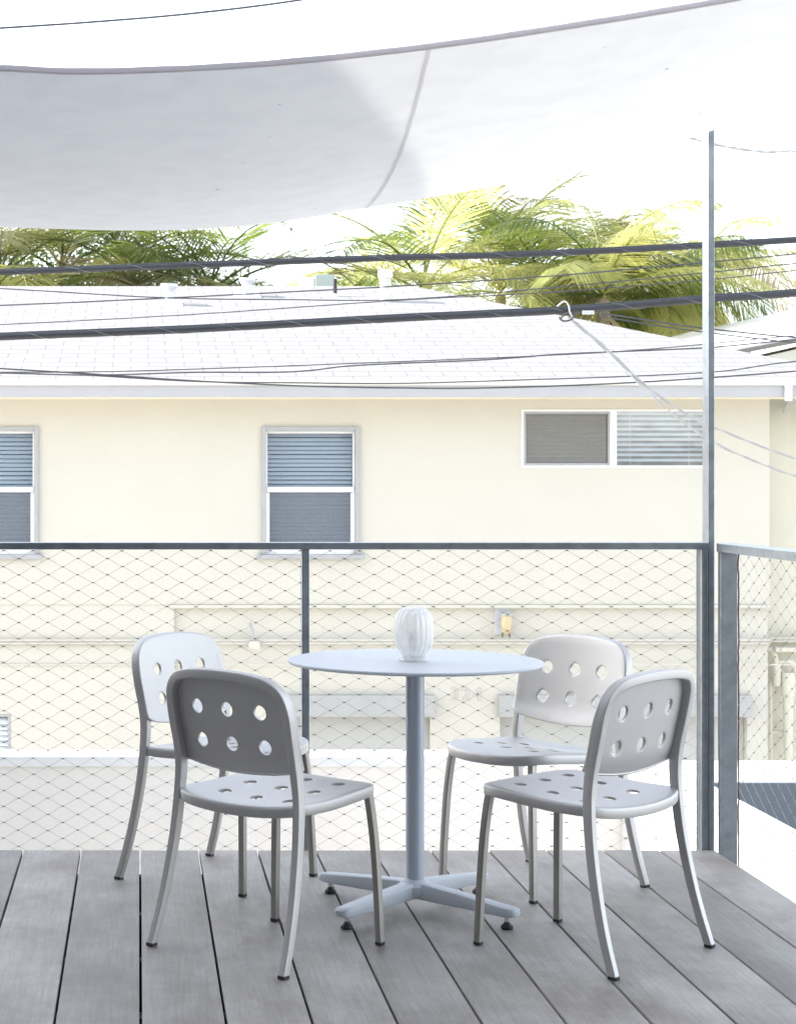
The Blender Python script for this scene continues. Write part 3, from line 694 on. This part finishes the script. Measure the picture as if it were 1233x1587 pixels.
thin([(-200,55),(0,43),(150,33),(300,20),(460,0),(700,-40)], 12, 'single dark blue wire high in the sky above the shade sail', .0075)
thin([(800,-60),(838,-5),(858,36),(872,70)], 7.5, 'faint steep wire reaching down to the top of the shade sail', .0022, M_drop)
def twisted(pts, Y, label, r=.004, n=2):
    P = spline([at(u, v, Y) for u, v in pts], 14); e = empty('drop_wire', P[0], 0, label, 'wire', 'pale service drop wires')
    o = P[0]; s = 0; Q = [[] for _ in range(n)]
    for i, p in enumerate(P):
        if i: s += (p-P[i-1]).length
        for k in range(n):
            a = s/.35*6.283+k*6.283/n; Q[k].append(p-o+Vector((0, math.cos(a), math.sin(a)))*r*1.1)
    for k in range(n): MB().tube(Q[k], r, 6).build('strand', M_drop, e, 60)
twisted([(1040,204),(1072,214),(1110,224),(1150,231),(1190,235),(1233,233),(1400,220)], 12, 'pale twisted wire in the sky right of the tall post top', .0055)
twisted([(880,490),(945,545),(1000,597),(1060,640),(1120,668),(1233,711),(1400,760)], 12, 'pale drop wire, the upper of the pair falling from the cable clamp', .005)
twisted([(880,492),(948,551),(1003,607),(1060,655),(1110,688),(1170,715),(1233,738),(1400,790)], 12, 'pale drop wire, the lower of the pair falling from the cable clamp', .005)
cp = at(878, 484, 12); e = empty('cable_clamp', cp, 0, 'steel clamp with a coiled loop gripping the lower thick cable', 'clamp')
s = 12/F
MB().tube(spline([(-14*s,-.04,-8*s),(-9*s,-.05,-14*s),(2*s,-.05,-13*s),(9*s,-.05,-6*s),(4*s,-.04,-2*s),(-5*s,-.04,-4*s),(-13*s,-.03,-12*s)], 6), .006, 8).build('loop', M_cabt, e, 60)
MB().tube(spline([(-16*s,-.02,9*s),(-6*s,-.04,16*s),(0,-.05,10*s),(2*s,-.05,0),(6*s,-.05,-8*s)], 6), .0055, 8).build('hook', M_drop, e, 60)
MB().box(22*s, 40*s, -.045, -.035, -4*s, 2*s, .002).build('tag', M_metalw, e)

# ------------------------------------------------------------------ shade sail
near = [(-700,60),(-300,92),(0,103),(150,108),(400,97),(660,70),(900,35),(1110,0),(1233,-24),(1500,-80),(1900,-190)]
far = [(-700,318),(-300,345),(0,352),(230,357),(400,348),(580,320),(700,300),(900,262),(1100,203),(1233,142),(1500,0),(1900,-190)]
def interp(tab, u):
    P = spline([Vector((a, b, 0)) for a, b in tab], 8)
    for a, b in zip(P[:-1], P[1:]):
        if a.x <= u <= b.x: return a.y+(b.y-a.y)*(u-a.x)/(b.x-a.x)
    return P[-1].y
YN, YF = 4.4, 6.35
def sail_pt(s, t):
    """s in X at the seam line, t 0 near .. 1 far"""
    Xn, Xf = s, s*1.06+.06*t
    un = PU+Xn*F/YN; uf = PU+Xf*F/YF
    a = at(un, interp(near, min(max(un,-699),1899)), YN); b = at(uf, interp(far, min(max(uf,-699),1899)), YF)
    p = a.lerp(b, t); p.z -= .05*4*t*(1-t); return p
NS, NT = 110, 20; S0, S1 = -1.36, 2.5
grid = [[sail_pt(S0+(S1-S0)*i/NS, j/NT) for j in range(NT+1)] for i in range(NS+1)]
sl_ = empty('shade_sail', sail_pt(-.3, .5), 0, 'large white canvas shade sail sagging over the deck', 'shade sail'); so_ = sl_.location.copy()
m = MB(); m.add([p-so_ for r_ in grid for p in r_], [(i*(NT+1)+j, (i+1)*(NT+1)+j, (i+1)*(NT+1)+j+1, i*(NT+1)+j+1) for i in range(NS) for j in range(NT)])
m.build('canvas', M_sail, sl_, 80, fix=False)
m = MB(); row = [grid[i][0]-so_ for i in range(NS+1)]
vs = []; fs = []
for i, p in enumerate(row):
    wob = .0005*math.sin(i*1.3); vs += [p+Vector((0,-.004,.004+wob)), p+Vector((0,-.005,-.0075+wob)), p+Vector((0,.006,-.0095)), p+Vector((0,.006,.003))]
for i in range(NS):
    for j in range(4): fs.append((i*4+j, i*4+(j+1)%4, (i+1)*4+(j+1)%4, (i+1)*4+j))
m.add(vs, fs); m.build('hem', M_hem, sl_)
def seam(s, wd, m_, name, t0=0, t1=1):
    vs = []; K = 30
    for k in range(K+1):
        t = t0+(t1-t0)*k/K; sx = s+.030*math.sin(math.pi*t)-.012*t; a = sail_pt(sx-wd/2, t)-so_; b = sail_pt(sx+wd/2, t)-so_
        j = Vector((math.sin(k*1.9)*.001,0,-.0025)); vs += [a+j, b+j]
    MB().add(vs, [(2*k, 2*k+1, 2*k+3, 2*k+2) for k in range(K)]).build(name, m_, sl_, fix=False)
M_seam = mat('sail_seam', (.80,.79,.785), .85, transl=.6, tcol=(.86,.84,.83))
seam(.683, .012, M_seam, 'seam')

# ------------------------------------------------------------------ railings and post
def diamond(x0, x1, z0, z1, px, pz, xs, zs_, plane, r=.00058):
    """plane(a, z) -> 3D. returns wires, ferrules"""
    wires = MB(); fer = MB(); i0 = int((x0-xs)/(px/2))-1; i1 = int((x1-xs)/(px/2))+2; j0 = int((zs_-z1)/(pz/2))-1; j1 = int((zs_-z0)/(pz/2))+2
    def P(i, j):
        rr = random.Random(i*977+j*31); return (xs+i*px/2+rr.uniform(-.0014,.0014), zs_-j*pz/2+rr.uniform(-.0009,.0009))
    def cl(a, b):
        # clip segment to rect
        t0, t1 = 0, 1
        for p, q in ((-(b[0]-a[0]), a[0]-x0), (b[0]-a[0], x1-a[0]), (-(b[1]-a[1]), a[1]-z0), (b[1]-a[1], z1-a[1])):
            if p == 0:
                if q < 0: return None
            else:
                t = q/p
                if p < 0: t0 = max(t0, t)
                else: t1 = min(t1, t)
        return (t0, t1) if t0 < t1 else None
    for i in range(i0, i1+1):
        for j in range(j0, j1+1):
            if (i+j) % 2: continue
            a = P(i, j)
            for di in (-1, 1):
                b = P(i+di, j+1); c = cl(a, b)
                if not c: continue
                pts = []
                for k in range(5):
                    t = c[0]+(c[1]-c[0])*k/4; s = t-.14*math.sin(2*math.pi*t)/(2*math.pi)*1.6
                    zz = a[1]+(b[1]-a[1])*(t*t*(3-2*t)*.45+t*.55)
                    pts.append(plane(a[0]+(b[0]-a[0])*t, zz))
                wires.tube(pts, r, 4, False)
            if x0 < a[0] < x1 and z0 < a[1] < z1:
                fer.tube([plane(a[0]-.0046, a[1]), plane(a[0]-.002, a[1]), plane(a[0]+.002, a[1]), plane(a[0]+.0046, a[1])], [.0012,.0023,.0023,.0012], 6)
    return wires, fer
RY = 6.59
fr = empty('railing', (0, RY, 0), 0, 'front steel railing with diamond wire mesh along the far deck edge', 'railing')
zr_ = 1.076
zs0 = CAMZ-(866-PV)*RY/F; xs0 = (28.7-PU)*RY/F
X1 = (1080-PU)*6.59/F
MB().box(-2.0, (1097-PU)*6.555/F, -.035, .035, zr_-.024, zr_, .0015).build('top_rail', M_galv, fr)
for u in (473.5, -400+473.5-100):
    x = (u-PU)*6.56/F; MB().box(x-.0135, x+.0135, -.03, .03, -.25, zr_-.0245, .0015).build('post', M_galv, fr)
xa, xb = (1087-PU)*6.555/F, (1096.3-PU)*6.555/F
MB().box(xa, xb, -.035, .035, -.25, zr_-.0245, .0015).build('post', M_galv, fr)
wm, fm = diamond(-1.9, xa-.004, -.2, zr_-.026, .1043, .0563, xs0, zs0, lambda a, z: Vector((a, 0, z)))
wo = wm.build('wire_mesh', M_wire, fr, fix=False); fm.build('ferrules', M_ferr, wo, fix=False)['kind'] = 'stuff'
MB().tube([(xa-.004,0,-.2),(xa-.004,0,zr_-.026)], .002, 6).build('edge_cable', M_wire, fr)
tp = empty('sail_post', ((1102-PU)*6.555/F, RY, 0), 0, 'tall slim galvanised steel post at the deck corner', 'post')
xc = ((1097.2-PU)*6.555/F-tp.location.x, (1106.8-PU)*6.555/F-tp.location.x)
MB().box(xc[0], xc[1], -.035, .035, -.25, 2.535, .0012).build('shaft', M_galv, tp)
MB().box(xc[0]-.001, xc[1]+.001, -.036, .036, 2.5352, 2.541).build('cap', M_galv, tp)
sr = empty('railing', (2.045, 6.5, 0), 0, 'side steel railing running towards the viewer along the right deck edge', 'railing')
MB().box(-.028, .03, -.012, .02, -.35, zr_-.0305, .0015).build('post', M_galv, sr)
MB().box(-.028, .03, -3.1, -3.07, -.35, zr_-.0305, .0015).build('post', M_galv, sr)
MB().box(-.033, .037, -3.2, .02, zr_-.030, zr_, .0015).build('top_rail', M_galv, sr)
wm, fm = diamond(-3.05, -.115, -.2, zr_-.032, .1043, .0563, -.12, .98, lambda a, z: Vector((0, a, z)))
wo = wm.build('wire_mesh', M_wire, sr, fix=False); fm.build('ferrules', M_ferr, wo, fix=False)['kind'] = 'stuff'
rnd = random.Random(3)
ec = [(rnd.uniform(-.0012,.0012), -.115+rnd.uniform(-.003,.003), -.3+k*.0281) for k in range(49)]
MB().tube(ec, .0028, 6).build('edge_cable', mat('rusty_cable', (.12,.075,.06), .7), sr, 60)

# ------------------------------------------------------------------ chairs
path_half = [(0,.243,.006),(.030,.238,.10),(.055,.232,.20),(.077,.225,.32),(.088,.2195,.43),(.088,.2135,.50),(.080,.211,.56),(.0665,.2125,.62),(.056,.2125,.67),(.0455,.205,.712),(.037,.188,.738),(.0265,.158,.757),(.0175,.108,.767),(.0135,.054,.771),(.0125,0,.772)]
def chair():
    ch = empty('chair')
    full = spline(path_half, 6)
    # rear legs: up to the seat joint; frame: joint to joint over the top
    cut = 6*4
    for s in (-1, 1):
        leg = [Vector((p.x, p.y*s, p.z)) for p in full[:cut+1]]
        n = len(leg); m = MB(); sweep(m, leg, [.0215+.0015*i/n for i in range(n)], [.0235+.0045*i/n for i in range(n)], rc=.14)
        lo = m.build('leg', M_alu, ch, 35)
        b = Vector((0, .243*s, 0)); MB().box(-.0123,.0123,.243*s-.0112,.243*s+.0112,0,.010,.002).build('foot_cap', M_black, lo)
    side = full[cut:]; arch = [Vector((p.x, p.y, p.z)) for p in side]+[Vector((p.x, -p.y, p.z)) for p in reversed(side[:-1])]
    m = MB(); tp_ = [min(max((p.z-.44)/.12, 0), 1) for p in arch]
    sweep(m, arch, [.0230+.0030*t for t in tp_], [.0280+.0035*t for t in tp_], rc=.14); m.build('back_frame', M_alu, ch, 35)
    # backrest panel
    zb0 = .525; ol = []
    for p in side:
        if p.z >= zb0: ol.append(p)
    ol = [(p.y, p.z) for p in ol]
    for _i in range(1):
        q_ = []
        for i, (a, b) in enumerate(ol):
            a2, b2 = ol[min(i+1, len(ol)-1)]; a1, b1 = ol[max(i-1, 0)]
            tx, tz = a2-a1, b2-b1; ll = math.hypot(tx, tz); nx_, nz_ = tz/ll, -tx/ll
            if i == len(ol)-1: nx_, nz_ = 0, 1
            q_.append((a+nx_*.0068, b+nz_*.0068))
        ol = q_
    right = ol; left = [(-a, b) for a, b in reversed(right[:-1])]
    bot = [(-.214+.428*k/24, zb0-.001-.021*(1-((-.214+.428*k/24)/.214)**2)) for k in range(1, 24)]
    outline = right+left+bot
    def a0(z): return .0474-(z-.62)*.225
    def fm_(y, z, wd):
        roll = max(0, (.545-z))*.25
        return Vector((a0(z)+.42*y*y+.0180-wd+roll, y, z))
    holes = [(y, z, .0198) for y in (-.115,0,.115) for z in (.580,.675)]
    shell(outline, holes, fm_, .0085, [(.003,.0008),(.0052,.0028),(.0064,.006),(.0066,.0098),(.003,.0105)]).build('backrest', M_alu, ch, 32)
    # seat
    hp = [(.048,0),(.051,.07),(.060,.14),(.075,.190),(.10,.2185),(.16,.2225),(.24,.2205),(.32,.215),(.39,.205),(.432,.186),(.462,.155),(.479,.11),(.488,.055),(.490,0)]
    cl = [(a, b) for a, b in hp]+[(a, -b) for a, b in reversed(hp[1:-1])]
    outline = [(p.x, p.y) for p in spline([Vector((a, b, 0)) for a, b in cl], 4, True)]
    def fs_(x, y, wd):
        z = .438-.020*math.exp(-((x-.10)/.11)**2)*max(0, 1-(y/.225)**2)-max(0, x-.41)**2*1.6-.004*math.exp(-((x-.27)/.12)**2)*max(0, 1-(y/.2)**2)
        q = min(max((x-.16)/.26,0),1); z += .013*q*q*(3-2*q)
        return Vector((x, y, z-wd))
    holes = [(x, y, .0180) for x in (.165,.270,.375) for y in (-.118,0,.118)]
    rim = [(.0035,.0008),(.006,.003),(.0072,.0068),(.0075,.012),(.0072,.028),(.0058,.0305),(.002,.031),(.0008,.029)]
    shell(outline, holes, fs_, .007, rim).build('seat', M_alu, ch, 34)
    for s in (-1, 1):
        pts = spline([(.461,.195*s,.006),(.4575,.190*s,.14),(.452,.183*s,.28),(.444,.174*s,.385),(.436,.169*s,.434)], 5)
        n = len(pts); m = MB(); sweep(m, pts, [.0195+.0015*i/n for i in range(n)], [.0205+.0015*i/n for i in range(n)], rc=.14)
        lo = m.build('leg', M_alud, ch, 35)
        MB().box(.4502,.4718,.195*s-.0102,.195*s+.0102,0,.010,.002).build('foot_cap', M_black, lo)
    return ch
c0 = chair()
G = 'perforated aluminium chairs around the round table'
spots = [((.2055,5.03),(.330,.322),'front left brushed aluminium chair with its dark backrest towards the viewer'),
         ((1.405,5.016),(-.313,.327),'front right brushed aluminium chair turned away, nearest the side railing'),
         ((.0897,6.257),(.363,-.298),'rear left pale aluminium chair partly hidden behind the front left chair'),
         ((1.4675,6.1475),(-.361,-.258),'rear right pale aluminium chair facing the viewer across the table')]
for i, (p, ax, lab) in enumerate(spots):
    c = c0 if i == 0 else copy_tree(c0)
    c.location = (p[0], p[1], .001); c.rotation_euler = (0,0,math.atan2(ax[1], ax[0]))
    setprops(c, lab, 'chair', G)

# ------------------------------------------------------------------ table
TX, TY = .831, 5.632
tb = empty('table', (TX, TY, .001), 0, 'round pale blue grey bistro table on a four arm pedestal', 'table')
MB().lathe([(0,.742),(.372,.742),(.379,.7435),(.3815,.747),(.381,.751),(.378,.753),(0,.753)], 96).build('tabletop', M_table, tb, 30)
MB().lathe([(.075,.728),(.12,.738),(.12,.7415)], 32).build('mounting_plate', M_colm, tb, 30)
n = 24; col = MB(); cr = .0275
col.lathe([(cr,.085),(cr,.727)], 32); col.build('column', M_colm, tb, 40)
arm_m = MB()
base = MB(); base.lathe([(.0,.045),(.045,.047),(.052,.06),(.05,.078),(.036,.09),(.030,.096),(0,.096)], 32); base.build('hub', M_table, tb, 40)
for k in range(4):
    a = R(45+90*k); dv = Vector((math.cos(a), math.sin(a), 0)); nv = Vector((-dv.y, dv.x, 0)); m = MB(); vs = []; fs = []
    st = [(.0,.040,.088,.050),(.06,.038,.086,.046),(.16,.037,.079,.047),(.26,.036,.070,.049),(.325,.0355,.064,.051),(.345,.036,.0625,.048),(.357,.0375,.0605,.040),(.363,.041,.056,.026)]
    sec = []
    for cx, cy, a0 in ((1,1,0),(-1,1,90),(-1,-1,180),(1,-1,270)):
        for q in (0, 45, 90): sec.append((cx, cy, math.cos(R(a0+q)), math.sin(R(a0+q))))
    for dist, zb_, zt_, wd in st:
        rr = .0065; hh = (zt_-zb_)/2; rr = min(rr, hh*.7)
        for cx, cy, ca, sa in sec: vs.append(dv*dist+nv*(cx*(wd/2-rr)+rr*ca)+Vector((0,0,(zb_+zt_)/2+cy*(hh-rr)+rr*sa)))
    ns = len(sec)
    for i in range(len(st)-1):
        for j in range(ns): fs.append((i*ns+j, i*ns+(j+1)%ns, (i+1)*ns+(j+1)%ns, (i+1)*ns+j))
    fs.append(tuple(range(ns))[::-1]); fs.append(tuple(range((len(st)-1)*ns, len(st)*ns)))
    m.add(vs, fs); arm = m.build('base_arm', M_table, tb, 40)
    gpos = dv*.327
    gl = MB().lathe([(.016,0),(.0185,.003),(.018,.008),(.009,.016),(.008,.020)], 20, gpos).build('glide', M_black, arm, 40)
    MB().lathe([(.0075,.0205),(.0075,.036)], 14, gpos).build('stem', M_chrome, arm, 40)
ln = empty('table_lantern', (.8225, 5.6, .7545), 0, 'small ribbed clear glass lantern standing on the round table', 'lantern')
pr = [(.024,.004),(.030,.008),(.033,.016),(.040,.026),(.050,.040),(.0565,.056),(.058,.075),(.058,.105),(.0565,.122),(.051,.140),(.041,.153),(.028,.160),(.012,.163),(0,.1635)]
prs = [(max(0,p.x), p.y) for p in spline([Vector((a,b,0)) for a, b in pr], 3)]
MB().lathe(prs, 160, rib=20, amp=.028).build('glass_body', M_lant, ln, 60)
MB().lathe([(r_*.86, .006+z_*.93) for r_, z_ in prs], 96, rib=20, amp=.02).build('inner_glass', M_lant, ln, 60)
MB().lathe([(.043,0),(.044,.004),(.040,.011),(.028,.014),(.020,.014)], 40).build('foot', M_lant, ln, 40)
MB().lathe([(.016,.03),(.017,.05),(.015,.085),(.004,.09)], 20).build('candle', mat('wax', (.8,.78,.72), .5), ln, 40)

# ------------------------------------------------------------------ tidy names
